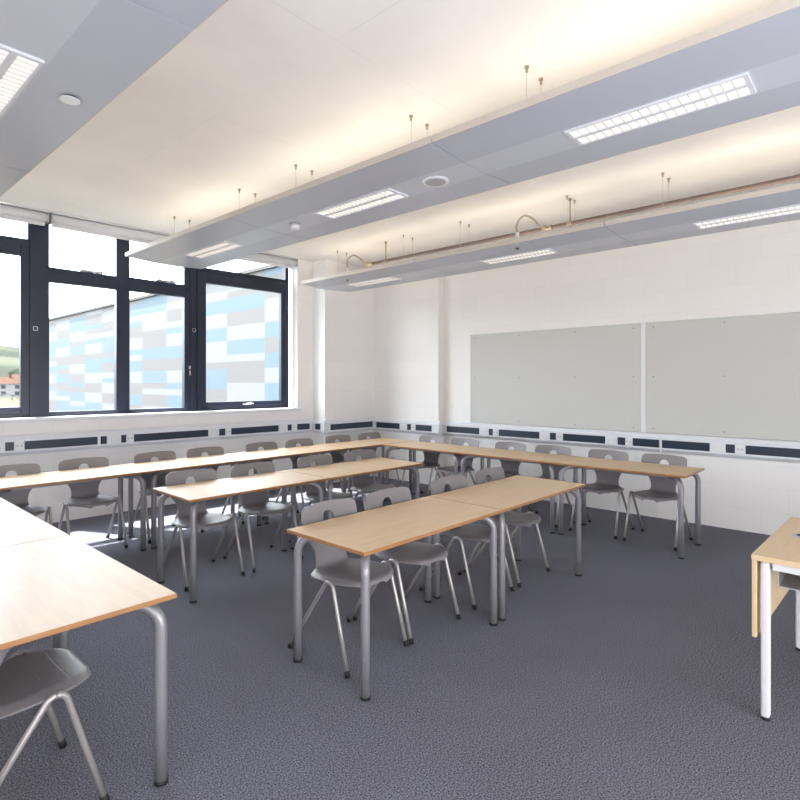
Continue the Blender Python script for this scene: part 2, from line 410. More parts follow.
# ------------------------------------------------------------------ dado trunking with dark inserts, sockets
PROF = [(0, -0.052), (0.02, -0.052), (0.055, -0.018), (0.055, 0.108), (0.036, 0.132), (0.030, 0.148), (0, 0.152)]
def trunk(name, label, pts, z0, inserts, sockets, data, joints, group):
    """pts: the run's two wall points and outward (into room) normal"""
    a, b, nrm = Vector(pts[0]), Vector(pts[1]), Vector(pts[2])
    d = (b-a); L = d.length; d.normalize()
    root = empty(name, (a.x, a.y, 0), math.atan2(d.y, d.x)); tag(root, label, 'trunking', group)
    # local frame: x along run, y = side
    side = 1.0 if Vector((-d.y, d.x, 0)).dot(nrm) > 0 else -1.0
    m = MB().prism(PROF, [lambda p, z, X=X: Vector((X, side*p, z0+z)) for X in (0, L)])
    m.build('trunking_body', M_trunk, root)
    dk = 0.0562
    for s, e in inserts:
        y0, y1 = sorted((side*0.05, side*dk))
        MB().box(s, e, y0, y1, z0, z0+0.086, 0.001, 1).build('dark_cover_strip', M_dark, root)
    for s in joints:
        y0, y1 = sorted((side*0.0, side*0.060))
        MB().box(s-0.012, s+0.012, y0, y1, z0-0.05, z0+0.125, 0.003).build('joint_cover', M_trunk, root)
    def plate(s, e, kind, lb, grp):
        p = root.matrix_basis @ Vector(((s+e)/2, side*0.055, z0+0.043))
        o = empty('double_socket' if kind else 'data_outlet', (p.x, p.y, p.z), math.atan2(d.y, d.x)); 
        tag(o, lb, 'socket' if kind else 'outlet', grp)
        w = (e-s)/2
        y0, y1 = sorted((0, side*0.009))
        MB().box(-w, w, y0, y1, -0.043, 0.043, 0.003).build('faceplate', M_white, o)
        y0, y1 = sorted((side*0.0085, side*0.0105))
        if kind:
            for cx in (-0.033, 0.033):
                sl = MB(); sl.box(cx-0.003, cx+0.003, y0, y1, -0.002, 0.008); sl.box(cx-0.013, cx-0.006, y0, y1, -0.02, -0.014); sl.box(cx+0.006, cx+0.013, y0, y1, -0.02, -0.014)
                sl.build('pin_holes', M_slot, o)
                y2, y3 = sorted((side*0.008, side*0.013))
                MB().box(cx*0.5-0.006, cx*0.5+0.006, y2, y3, 0.018, 0.032, 0.002).build('rocker_switch', M_white, o)
        else:
            for cx in (-0.017, 0.017):
                MB().box(cx-0.008, cx+0.008, y0, y1, -0.008, 0.008).build('data_port', M_slot, o)
    for s, e, lb in sockets: plate(s, e, 1, lb, 'white double sockets in the dado trunking')
    for s, e, lb in data: plate(s, e, 0, lb, 'white data outlets in the dado trunking')
    return root

# window-wall run (s measured along wall)
S0 = 0.2
def sh(l): return [(a-S0, b-S0) for a, b in l]
trunk('dado_trunking', 'white dado trunking with black cover strips running below the window sill', (W(S0, 0, 0), W(5.267, 0, 0), -N_), 0.803,
      sh([(0.55, 1.20), (1.473, 1.547), (1.636, 2.317), (2.347, 2.411), (2.562, 2.615), (2.70, 3.602), (3.752, 3.835), (3.92, 4.642), (4.793, 4.86), (4.955, 5.175)]),
      [(1.33-S0, 1.455-S0, 'white double socket under the leftmost window, partly cut off by the picture edge'.replace(', partly cut off by the picture edge', ' left of a small black strip')),
       (2.42-S0, 2.554-S0, 'white double socket under the sill between two small black strips, left of the middle mullion'),
       (3.61-S0, 3.745-S0, 'white double socket under the sill below the mullion left of the right-hand window'),
       (4.652-S0, 4.785-S0, 'white double socket under the right-hand end of the window sill')],
      [(1.555-S0, 1.628-S0, 'white data outlet under the leftmost mullion of the window wall'),
       (2.623-S0, 2.692-S0, 'white data outlet under the sill below the middle mullion'),
       (3.843-S0, 3.912-S0, 'white data outlet under the left part of the right-hand window'),
       (4.868-S0, 4.947-S0, 'white data outlet in the trunking just left of the corner pier')],
      [], 'dado trunking runs')
# on the pier: side face then front face
trunk('dado_trunking', 'short piece of white dado trunking on the left side of the corner pier', ((5.267, 6.45, 0), (5.267, 6.14, 0), (-1, 0, 0)), 0.80, [(0.10, 0.22)], [], [], [], 'dado trunking runs')
trunk('dado_trunking', 'white dado trunking with one long black strip across the front of the corner pier', ((5.212, 6.195, 0), (XL, 6.19, 0), (0, -1, 0)), 0.79, [(0.115, 0.985)], [], [], [], 'dado trunking runs')
Ysw = 6.14
def ry(l): return [(Ysw-a, Ysw-b) for a, b in l]
trunk('dado_trunking', 'white dado trunking on the wall between the corner and the narrow wall step', ((XL, Ysw, 0), (XL, 4.83, 0), (-1, 0, 0)), 0.783,
      ry([(6.07, 5.577), (5.426, 5.351), (5.259, 4.957)]),
      [(Ysw-5.56, Ysw-5.44, 'white double socket on the wall nearest the room corner')],
      [(Ysw-5.34, Ysw-5.27, 'white data outlet left of the narrow wall step')], [], 'dado trunking runs')
Ys2 = 4.884
def r2(l): return [(Ys2-a, Ys2-b) for a, b in l]
trunk('dado_trunking', 'long white dado trunking with black strips below the two grey pinboards', ((XR, Ys2, 0), (XR, -2.5, 0), (-1, 0, 0)), 0.778,
      r2([(4.792, 4.235), (4.081, 4.018), (3.924, 3.332), (3.188, 3.108), (3.016, 2.496), (2.352, 2.267), (2.184, 1.901), (1.876, 1.413), (1.267, 1.187), (1.095, 0.30), (0.15, 0.07), (-0.03, -0.6)]),
      [(Ys2-4.225, Ys2-4.091, 'white double socket below the left end of the left grey pinboard'),
       (Ys2-3.322, Ys2-3.198, 'white double socket below the middle of the left grey pinboard'),
       (Ys2-2.486, Ys2-2.362, 'white double socket below the right end of the left grey pinboard'),
       (Ys2-1.403, Ys2-1.277, 'white double socket below the right grey pinboard, above the bare blockwork'),
       (Ys2-0.29, Ys2-0.16, 'white double socket below the far right part of the right grey pinboard')],
      [(Ys2-4.008, Ys2-3.934, 'white data outlet below the left end of the left grey pinboard'),
       (Ys2-3.098, Ys2-3.026, 'white data outlet below the middle of the left grey pinboard'),
       (Ys2-2.257, Ys2-2.194, 'white data outlet below the right end of the left grey pinboard'),
       (Ys2-1.177, Ys2-1.105, 'white data outlet below the right grey pinboard, above the bare blockwork')],
      [Ys2-1.89], 'dado trunking runs')

# ------------------------------------------------------------------ pinboards
def pinboard(y0, y1, label):
    o = empty('pinboard', (XR, (y0+y1)/2, 0.932)); tag(o, label, 'pinboard', 'grey pinboards on the right wall')
    h = (y1-y0)/2
    MB().box(-0.018, 0, -h, h, 0, 1.223, 0.003, 1).build('felt_panel', M_board, o)
    ys = [-h+0.08, -h/3, h/3, h-0.08]
    for z in (0.05, 0.62, 1.17):
        for y in ys:
            MB().cyl((-0.0215, y, z), 0.006, 0.004, 10, 'x').build('screw', M_screw, o)
pinboard(2.108, 4.412, 'grey felt pinboard nearer the window wall')
pinboard(-0.25, 2.054, 'grey felt pinboard right of the white dividing strip')
struct(MB().box(XR-0.024, XR, 2.056, 2.106, 0.932, 2.16, 0.003).build('trim_4', M_white))

# ------------------------------------------------------------------ suspended rafts
RZ = 2.82
def raft_module(x0, y0, y1, label, wires, group='suspended ceiling rafts'):
    w = 0.87; cx = x0+w/2
    root = empty('ceiling_raft', (cx, (y0+y1)/2, RZ)); tag(root, label, 'ceiling raft', group)
    h = (y1-y0)/2-0.004; hw = w/2; c = 0.125; t = 0.032; up = 0.020
    # wings
    for sg, nm in ((-1, 'wing_panel'), (1, 'wing_panel')):
        m = MB()
        prof = [(sg*c, 0.0), (sg*hw, up), (sg*hw, up+t), (sg*c, t)]
        m.prism(prof, [lambda a, z, Y=Y: Vector((a, Y, z)) for Y in (-h, h)])
        m.build(nm, M_raft, root)
        e = MB().box(*(sorted((sg*hw, sg*(hw+0.004)))), -h, h, up-0.001, up+t+0.008)
        e.build('edge_trim', M_raftedge, root)
    MB().box(-c, c, -h, h, 0.0, t).build('centre_panel', M_raftc, root)
    MB().box(-0.16, 0.16, -h+0.06, h-0.06, t+0.0, t+0.008).build('ceiling_fill_panel', M_ceilfill, root)  # glowing sheet added along the module to light the ceiling evenly
    for y in wires:
        for dx in (-0.045, 0.125):
            yy = y-(y0+y1)/2
            wr = MB().tube([(dx, yy, t), (dx, yy, CEIL-RZ-0.02)], 0.0018, 6).build('suspension_wire', M_wire, root)
            MB().cyl((dx, yy, CEIL-RZ-0.035), 0.007, 0.035, 10).cyl((dx, yy, CEIL-RZ-0.010), 0.013, 0.010, 12).build('ceiling_anchor', M_anchor, wr)
    return root
def luminaire(cx, cy, L, label, wd=0.205):
    root = empty('recessed_light', (cx, cy, RZ)); tag(root, label, 'light', 'twin louvred lights set in the rafts')
    hl, hw = L/2, wd/2; z0, z1 = -0.012, 0.0
    f = MB()
    f.box(-hw, -hw+0.012, -hl, hl, z0, z1); f.box(hw-0.012, hw, -hl, hl, z0, z1)
    f.box(-hw+.012, hw-.012, -hl, -hl+0.02, z0, z1); f.box(-hw+.012, hw-.012, hl-0.02, hl, z0, z1); f.box(-0.014, 0.014, -hl+.02, hl-.02, z0, z1)
    f.build('frame', M_lframe, root)
    for sg in (-1, 1):
        a, b = sorted((sg*0.014, sg*(hw-0.012)))
        MB().box(a, b, -hl+0.02, hl-0.02, -0.003, -0.001).build('lamp_tube', M_tube, root)
        lv = MB(); n = 18
        # one comb-shaped blade set: a thin spine with cross blades
        pts = []
        xi, xo = (a, b)
        for k in range(1, n):
            y = -hl+0.02+(L-0.04)*k/n
            pts += [(xi+0.001, y-0.0022), (xo, y-0.0022), (xo, y+0.0022), (xi+0.001, y+0.0022)]
        pts += [(xi+0.001, hl-0.021), (xi, hl-0.021), (xi, -hl+0.021), (xi+0.001, -hl+0.021)]
        lo = [lv.bm.verts.new((x, y, z0+0.001)) for x, y in pts]; hi = [lv.bm.verts.new((x, y, -0.0035)) for x, y in pts]
        N = len(pts)
        for k in range(N): lv.bm.faces.new((lo[k], lo[(k+1) % N], hi[(k+1) % N], hi[k]))
        bmesh.ops.triangulate(lv.bm, faces=[lv.bm.faces.new(lo[::-1])])
        lv.build('louvre', M_louvre, root)
    up = MB().box(-0.05, 0.05, -hl, hl, 0.045, 0.06).build('uplight_tube', M_uplight, root)
    MB().box(-0.055, 0.055, -hl-0.01, hl+0.01, 0.033, 0.045).build('gear_tray', M_lframe, root)
    return root
rows = [('left', 0.175, 0.055), ('middle', 2.435, 0.0), ('right', 4.650, -0.11)]
names = {'left': 'overhead raft at the top left of the room', 'middle': 'long central raft', 'right': 'raft above the pinboard wall'}
mods = [(-2.32, -0.19), (-0.19, 1.94), (1.94, 4.07), (4.07, 6.14)]
posn = ['rear module, behind the viewer', 'near module', 'second module from the window', 'end module nearest the windows']
lab = {('left', 1): 'near grey-blue module of the left raft, right overhead', ('left', 2): 'grey-blue module of the left raft with a small white disc, beside a bright light',
       ('left', 3): 'end module of the left raft nearest the windows', ('left', 0): 'rear module of the left raft behind the viewer',
       ('middle', 1): 'near module of the central raft with the largest louvred light', ('middle', 2): 'central raft module carrying the round speaker and a smoke detector',
       ('middle', 3): 'pointed end module of the central raft in front of the windows', ('middle', 0): 'rear module of the central raft behind the viewer',
       ('right', 1): 'near module of the raft above the pinboards, under the long pipe', ('right', 2): 'mid module of the pipe-side raft with a hose drop in front of the pinboard wall',
       ('right', 3): 'end module of the pipe-side raft by the corner pier', ('right', 0): 'rear module of the pipe-side raft behind the viewer'}
lights = {0: (-1.22,), 1: (0.895,), 2: (2.975,), 3: (5.085,)}
for rn, x0, dy in rows:
    RZ = 2.798 if rn == 'right' else 2.82
    for i, (a, b) in enumerate(mods):
        a2, b2 = a+dy, b+dy
        if rn == 'right' and i == 3: b2 = 5.955
        wy = [a2+0.49, b2-0.38] if i < 3 else [a2+0.47, b2-0.32]
        if rn == 'right': wy = [y+0.03 for y in wy]
        raft_module(x0, a2, b2, lab[(rn, i)], wy)
        cy = lights[i][0] + (-0.07 if rn == 'right' else 0)
        if rn == 'left' and i == 2: cy = 3.02
        where = {0: 'rear part of the %s raft', 1: 'near module of the %s raft', 2: 'second module of the %s raft from the windows', 3: 'window end of the %s raft'}[i]
        cx = {'left': 0.615, 'middle': 2.86, 'right': 5.075}[rn]
        luminaire(cx, cy + (-0.01 if i == 1 else 0), 0.835 if i == 1 else 0.80, 'twin-strip louvred light in the ' + where % {'left': 'left', 'middle': 'central', 'right': 'pipe-side'}[rn])

RZ = 2.82
# speaker, detectors
sp = empty('ceiling_speaker', (2.87, 2.255, RZ)); tag(sp, 'round white ceiling speaker with grey grille in the central raft', 'speaker')
MB().cyl((0, 0, -0.010), 0.088, 0.0095, 40).build('bezel', M_white, sp); MB().cyl((0, 0, -0.013), 0.068, 0.0035, 40).build('grille', M_grille, sp)
sd = empty('smoke_detector', (2.862, 3.75, RZ)); tag(sd, 'small round smoke detector under the central raft', 'detector')
MB().cyl((0, 0, -0.012), 0.050, 0.012, 28).build('base', M_alu, sd); MB().cyl((0, 0, -0.045), 0.036, 0.033, 28, r2=0.050).build('sensor_cap', M_white, sd)
dk = empty('sprinkler_cover', (0.898, 2.897, RZ)); tag(dk, 'small white disc cover under the left raft beside the bright light', 'disc cover')
MB().cyl((0, 0, 0.0), 0.034, 0.022, 24).build('spacer', M_rubber, dk); MB().cyl((0, 0, -0.004), 0.042, 0.006, 28).build('cover_plate', M_white, dk)

RZ = 2.798
# sprinkler pipe with hangers, hoses
PX, PZ = 5.13, 3.045
pp = empty('sprinkler_pipe', (PX, 2.0, PZ)); tag(pp, 'long thin steel sprinkler pipe hung above the raft by the pinboard wall', 'pipe')
MB().cyl((0, -4.4, 0), 0.020, 7.55, 14, 'y').build('pipe_run', M_pipe, pp)
for y in (0.36, 2.84, -2.0):
    MB().cyl((0, y, 0), 0.007, CEIL-PZ, 8).cyl((0, y, -0.02), 0.026, 0.04, 14, 'z').cyl((0, y, CEIL-PZ-.02), 0.018, 0.02, 10).build('hanger', M_anchor, pp)
for y in (0.60, 3.12):
    MB().cyl((0, y-0.05, 0), 0.025, 0.10, 14, 'y').cyl((-0.07, y, 0), 0.016, 0.07, 12, 'x').build('tee_fitting', M_hose, pp)
def bez(pts, n=10):
    out = []
    P = [Vector(p) for p in pts]; P = [P[0]*2-P[1]] + P + [P[-1]*2-P[-2]]
    for i in range(1, len(P)-2):
        for k in range(n):
            t = k/n
            out.append(0.5*((2*P[i]) + (-P[i-1]+P[i+1])*t + (2*P[i-1]-5*P[i]+4*P[i+1]-P[i+2])*t*t + (-P[i-1]+3*P[i]-3*P[i+1]+P[i+2])*t**3))
    out.append(P[-2]); return out
for (x, y, lb, ty) in ((4.812, 5.213, 'looped metal hose at the window end of the sprinkler pipe', 5.12), (4.785, 2.744, 'looped metal hose from the middle of the sprinkler pipe', 2.60)):
    h = empty('flexible_hose', (x, y, RZ)); tag(h, lb, 'hose', 'sprinkler hoses dropping into the raft')
    dy = ty-y
    pts = [(0, 0, 0.15), (0, 0.01, 0.22), (0.01, -0.02, 0.285), (0.04, -0.07, 0.318), (0.09, -0.12, 0.285), (0.15, -0.17, 0.215), (0.20, dy-0.06, 0.20), (PX-0.07-x, dy, PZ-RZ)]
    MB().tube(bez(pts), 0.0105, 10).build('braided_tube', M_hose, h)
    MB().cyl((0, 0, 0.034), 0.014, 0.125, 14).cyl((0, 0, 0.135), 0.018, 0.02, 12).build('drop_tube', M_white, h)
    s = empty('fire_sprinkler', (x, y, RZ+0.004)); tag(s, 'small sprinkler head under the pipe-side raft, ' + ('near its window end' if y > 4 else 'in front of the pinboard wall'), 'sprinkler head', 'sprinkler heads under the raft')
    MB().cyl((0, 0, 0.0), 0.028, 0.006, 20).build('flange', M_alu, s)
    MB().cyl((0, 0, -0.014), 0.016, 0.014, 14).build('nozzle', M_pipe, s)

# ------------------------------------------------------------------ tables
TZ = 0.703
def leg_points(x, y, dx, dy, r_b=0.085):
    """upright leg whose top sweeps diagonally inwards under the top"""
    top = TZ-0.018-0.022
    q = 1/math.sqrt(2)
    pts = [(x, y, 0.012), (x, y, 0.3), (x, y, top-r_b)]
    for k in range(1, 9):
        a = PI/2*k/8; h = r_b*(1-math.cos(a))*q
        pts.append((x+dx*h, y+dy*h, top-r_b+r_b*math.sin(a)))
    pts.append((x+dx*0.115, y+dy*0.115, top))
    return pts
def make_table(L=1.176, Wd=0.605):
    """origin at the centre on the floor; long side along local x"""
    root = empty('classroom_table')
    m = MB(); m.box(-L/2, L/2, -Wd/2, Wd/2, TZ-0.018, TZ, 0.004, 2)
    m.bm.normal_update()
    for f in m.bm.faces: f.material_index = 0 if f.normal.z > 0.95 else 1
    m.build('tabletop', [M_top, M_edge], root)
    ix, iy = 0.046, 0.041
    for sx in (-1, 1):
        for sy in (-1, 1):
            x, y = sx*(L/2-ix), sy*(Wd/2-iy)
            lg = MB().tube(leg_points(x, y, -sx, -sy), 0.0222, 18).build('leg', M_leg, root)
            MB().cyl((x, y, 0.0), 0.0250, 0.013, 18).build('foot_cap', M_rubber, lg)
    zt = TZ-0.019
    for sy in (-1, 1):
        y = sy*(Wd/2-iy-0.115)
        MB().box(-L/2+ix+0.10, L/2-ix-0.10, y-0.014, y+0.014, zt-0.034, zt, 0.003).build('rail', M_leg, root)
    for sx in (-1, 1):
        x = sx*(L/2-ix-0.115)
        MB().box(x-0.014, x+0.014, -Wd/2+iy+0.13, Wd/2-iy-0.13, zt-0.033, zt-0.001, 0.003).build('cross_bar', M_leg, root)
    return root
TABLE = make_table(); table_used = [False]
def place_table(cx, cy, rz, label, group='maple-topped classroom tables'):
    o = TABLE
    if table_used[0]: o = copy_tree(TABLE)
    table_used[0] = True
    o.location = (cx, cy, 0); o.rotation_euler = (0, 0, rz)
    tag(o, label, 'table', group)
    return o
def row_tables(x, y, ang, n, labels, L=1.178, Wd=0.605, gap=0.0):
    """x,y near-left corner; ang direction of run; table body to the left of the direction"""
    d = Vector((math.cos(ang), math.sin(ang), 0)); s = Vector((-d.y, d.x, 0))
    for k in range(n):
        c = Vector((x, y, 0)) + d*((k+0.5)*L + k*gap) + s*Wd/2
        place_table(c.x, c.y, ang, labels[k])
row_tables(1.775, 1.812, -0.0174, 2, ['maple classroom table alone in the foreground at the left of the front pair', 'maple classroom table at the right end of the front pair'])
row_tables(1.798, 3.495, -0.036, 2, ['maple table at the left of the middle pair, its top pale with window glare', 'maple table at the right end of the middle pair'])
row_tables(0.986, 4.935, -0.022, 4, ['leftmost table of the long row along the window wall', 'second table from the left in the long row along the window wall',
           'third table from the left in the long row along the window wall', 'corner table at the right end of the long row along the window wall'])
# right row runs towards -y ; body on +x side
def right_row(x, y, ang, n, labels, L=1.176, Wd=0.605):
    d = Vector((math.sin(ang), math.cos(ang), 0)); s = Vector((d.y, -d.x, 0))
    for k in range(n):
        c = Vector((x, y, 0)) + d*((k+0.5)*L) + s*Wd/2
        place_table(c.x, c.y, PI/2-ang, labels[k])
right_row(5.018, 1.295, 0.008, 3, ['maple table at the free right-hand end of the row facing the pinboards', 'middle table of the row facing the pinboards', 'table of the pinboard row that meets the window row in the corner'])
right_row(0.369, 1.985, 0.004, 3, ['large table glaring white in the left foreground with a chair beneath', 'white-glared table behind the left foreground table', 'table at the far end of the left-hand column beneath the window'])

# ------------------------------------------------------------------ chairs
def cr(P, t):
    i = min(int(t), len(P)-2); f = t-i
    g = lambda k: P[max(0, min(len(P)-1, k))]
    p0, p1, p2, p3 = g(i-1), g(i), g(i+1), g(i+2)
    return tuple(0.5*(2*b + (c-a)*f + (2*a-5*b+4*c-d)*f*f + (-a+3*b-3*c+d)*f**3) for a, b, c, d in zip(p0, p1, p2, p3))
SP = [(-0.231, 0.416, 0.060), (-0.227, 0.429, 0.105), (-0.207, 0.438, 0.150), (-0.158, 0.441, 0.187), (-0.09, 0.438, 0.203), (-0.01, 0.433, 0.205), (0.05, 0.431, 0.201), (0.095, 0.431, 0.188),
      (0.120, 0.436, 0.158), (0.135, 0.449, 0.126), (0.144, 0.472, 0.113), (0.150, 0.51, 0.114), (0.155, 0.55, 0.128), (0.160, 0.59, 0.153), (0.166, 0.63, 0.182), (0.172, 0.67, 0.201), (0.180, 0.715, 0.207), (0.188, 0.757, 0.205), (0.1915, 0.776, 0.197), (0.194, 0.788, 0.176)]
def make_shell(parent):
    bm = bmesh.new(); NV, NU = 84, 28
    grid = []
    for j in range(NV+1):
        y, z, w = cr(SP, (len(SP)-1)*j/NV)
        row = []
        for i in range(NU+1):
            u = -1+2*i/NU
            x = w*u
            yy, zz = y, z
            back = max(0, min(1, (z-0.48)/0.2))
            seat = 1-max(0, min(1, (z-0.44)/0.05))
            yy -= back*0.030*(x/0.21)**2
            zz += back*0.010*(1-(x/0.21)**2) - back*0.005
            if z < 0.49: zz += seat*(0.010*(x/0.2)**2 - 0.016*max(0, abs(u)-0.8)/0.2*0.9)
            row.append(bm.verts.new((x, yy, zz)))
        grid.append(row)
    for j in range(NV):
        for i in range(NU):
            f = bm.faces.new((grid[j][i], grid[j][i+1], grid[j+1][i+1], grid[j+1][i])); f.smooth = True
    bmesh.ops.recalc_face_normals(bm, faces=bm.faces)
    me = bpy.data.meshes.new('tmp'); bm.to_mesh(me); bm.free()
    o = bpy.data.objects.new('tmp', me); COL.objects.link(o)
    sm = o.modifiers.new('s', 'SOLIDIFY'); sm.thickness = 0.009; sm.offset = 0
    cb = bmesh.new()
    n = 40; lo, hi = [], []
    for k in range(n):
        a = 2*PI*k/n
        rz = 0.052 if math.sin(a) > 0 else 0.058
        x = 0.044*math.copysign(abs(math.cos(a))**0.85, math.cos(a)); z = 0.690 + rz*math.copysign(abs(math.sin(a))**0.85, math.sin(a))
        lo.append(cb.verts.new((x, 0.10, z))); hi.append(cb.verts.new((x, 0.26, z)))
    for k in range(n): cb.faces.new((lo[k], lo[(k+1) % n], hi[(k+1) % n], hi[k]))
    cb.faces.new(lo[::-1]); cb.faces.new(hi); bmesh.ops.recalc_face_normals(cb, faces=cb.faces)
    cm = bpy.data.meshes.new('cut'); cb.to_mesh(cm); cb.free()
    co = bpy.data.objects.new('cut', cm); COL.objects.link(co)
    bo = o.modifiers.new('b', 'BOOLEAN'); bo.operation = 'DIFFERENCE'; bo.object = co; bo.solver = 'EXACT'
    bpy.context.view_layer.update()
    dg = bpy.context.evaluated_depsgraph_get()
    nm = bpy.data.meshes.new_from_object(o.evaluated_get(dg))
    bpy.data.objects.remove(o); bpy.data.objects.remove(co)
    nm.materials.clear(); nm.materials.append(M_shell)
    for p in nm.polygons: p.use_smooth = True
    nm.name = 'chair_shell'
    try: nm.set_sharp_from_angle(angle=math.radians(50))
    except Exception: pass
    sh_ = bpy.data.objects.new('seat_shell', nm); COL.objects.link(sh_); sh_.parent = parent
    return sh_
def make_chair():
    root = empty('classroom_chair')
    make_shell(root)
    ax, az, r, ay, br = 0.216, 0.440, 0.0112, -0.085, 0.045
    for sx in (-1, 1):
        for sy in (-1, 1):
            foot = Vector((sx*0.224, sy*0.235, 0.012))
            # tangent from the foot to the bend circle centred under the apex
            c = Vector((sx*ax, ay, az-br*0.8)); d0 = Vector((0, foot.y-c.y, foot.z-c.z)); L = d0.length
            base = math.atan2(d0.z, d0.y); off = math.acos(br*0.8/L)
            a0 = base + off*(1 if sy > 0 else -1)
            a1 = PI/2
            while a0-a1 > PI: a0 -= 2*PI
            while a1-a0 > PI: a0 += 2*PI
            k1 = c + Vector((0, math.cos(a0), math.sin(a0)))*br*0.8
            pts = [foot, foot.lerp(k1, 0.5)]
            for t in range(7):
                a = a0+(a1-a0)*t/6
                pts.append(c + Vector((0, math.cos(a), math.sin(a)))*br*0.8)
            lg = MB().tube(pts, r, 12).build('leg', M_cleg, root)
            d = (k1-foot).normalized()
            MB().tube([foot-d*0.010, foot+d*0.020], 0.0140, 12).build('foot_cap', M_rubber, lg)
    for y, z in ((ay-0.012, 0.427), (ay+0.012, 0.427)):
        MB().tube([(-ax, y, z+0.012), (-ax+0.035, y, z-0.003), (ax-0.035, y, z-0.003), (ax, y, z+0.012)], 0.008, 10).build('cross_bar', M_cleg, root)
    return root
CHAIR = make_chair(); used = [False]
def place_chair(x, y, facing, label, group):
    """facing: 0 looks to -y, -90 looks to -x, 90 looks to +x"""
    o = CHAIR
    if used[0]: o = copy_tree(CHAIR)
    used[0] = True
    o.location = (x, y, 0); o.rotation_euler = (0, 0, facing)
    tag(o, label, 'chair', group); return o
G = 'grey moulded chairs with an oval hole in the back'
def R(a): return math.radians(a)
front = [(2.115, 2.285, 1, 'grey moulded chair tucked behind the left end of the front table pair'), (2.605, 2.275, 0, 'second grey chair from the left at the front table pair'),
         (3.245, 2.27, -1, 'third grey chair from the left at the front table pair'), (3.785, 2.26, 1, 'grey chair at the right end of the front table pair')]
for x, y, a, l in front: place_chair(x, y, R(a-1), l, G)
mid = [(2.14, 3.975, 0, 'grey chair at the left end of the middle table pair'), (2.69, 3.955, -1, 'second grey chair from the left at the middle table pair'),
       (3.355, 3.93, 1, 'third grey chair from the left at the middle table pair'), (3.925, 3.91, 0, 'grey chair at the right end of the middle table pair')]
for x, y, a, l in mid: place_chair(x, y, R(a-2), l, G)
win = [(1.265, 5.43, 'leftmost grey chair against the wall under the window'), (1.83, 5.43, 'second grey chair from the left under the window'),
       (2.475, 5.40, 'third grey chair from the left under the window, beside the table joint'), (3.00, 5.375, 'fourth grey chair from the left under the window'),
       (3.69, 5.345, 'fifth grey chair from the left in the window row'), (4.225, 5.325, 'sixth grey chair from the left, below the right edge of the window'),
       (4.85, 5.31, 'seventh grey chair of the window row, in front of the left side of the pier'), (5.41, 5.285, 'grey chair at the right end of the window row, in front of the corner pier')]
for i, (x, y, l) in enumerate(win): place_chair(x, y-0.062+0.006*i, R(-2 + (i % 3-1)*1.0), l, G)
rt = [(1.655, 'grey chair at the free end of the pinboard row, nearest the bare blockwork'), (2.19, 'second grey chair from the free end of the pinboard row'),
      (2.80, 'third grey chair from the free end of the pinboard row, by a table joint'), (3.335, 'fourth grey chair from the free end of the pinboard row'),
      (3.975, 'fifth grey chair of the pinboard row, just right of the wall step'), (4.50, 'grey chair of the pinboard row nearest the room corner')]
for i, (y, l) in enumerate(rt): place_chair(5.49, y, R(-90 + (i % 3-1)*1.2), l, G)
place_chair(0.52, 2.30, R(90), 'grey chair pushed under the large left foreground table', G)

# ------------------------------------------------------------------ teacher's desk
dsk = empty('teacher_desk', (2.86, 0.45, 0), -0.036); tag(dsk, 'pale maple teacher desk with white steel frame at the right edge', 'desk')
# local: x away along short side, y towards room (+) ; desk body extends to -y
MB().box(0.0, 0.955, -1.40, 0.022, 0.700, 0.725, 0.003).build('desktop', M_deskwood, dsk)
MB().box(0.002, 0.93, 0.002, 0.020, 0.36, 0.6995, 0.002).build('side_panel', M_deskwood, dsk)
for x in (0.012, 0.885):
    for y in (-0.052, -1.385):
        lg = MB().box(x, x+0.045, y+0.008, y+0.042, 0.012, 0.697, 0.010, 3).build('leg', M_wframe, dsk)
        MB().cyl((x+0.0225, y+0.025, 0.0), 0.018, 0.013, 16).build('foot_cap', M_rubber, lg)
for x in (0.012, 0.885):
    MB().box(x+.003, x+0.042, -1.345, -0.055, 0.667, 0.6995, 0.003).build('frame_rail', M_wframe, dsk)
MB().box(0.057, 0.885, -0.048, -0.010, 0.667, 0.6995, 0.003).build('frame_rail', M_wframe, dsk)
ct = MB(); ct.box(0.10, 0.84, -0.22, -0.215, 0.575, 0.64); ct.box(0.10, 0.84, -0.22, -0.06, 0.575, 0.58); ct.box(0.10, 0.84, -0.065, -0.06, 0.575, 0.685)
ct.build('cable_tray', M_alu, dsk)
gp = MB()
nseg = 32
for r0, r1, z0, z1 in ((0.036, 0.052, 0.7245, 0.7285),):
    rings = []
    for (r, z) in ((r0, z0), (r1, z0), (r1, z1), (r0, z1)):
        rings.append([gp.bm.verts.new((0.515+r*math.cos(2*PI*k/nseg), -0.105+r*math.sin(2*PI*k/nseg), z)) for k in range(nseg)])
    for j in range(4):
        for k in range(nseg):
            gp.bm.faces.new((rings[j][k], rings[j][(k+1) % nseg], rings[(j+1) % 4][(k+1) % nseg], rings[(j+1) % 4][k]))
gr = gp.build('cable_grommet', M_alu, dsk)
MB().cyl((0.515, -0.105, 0.7248), 0.036, 0.001, 32).build('grommet_opening', M_rubber, gr)

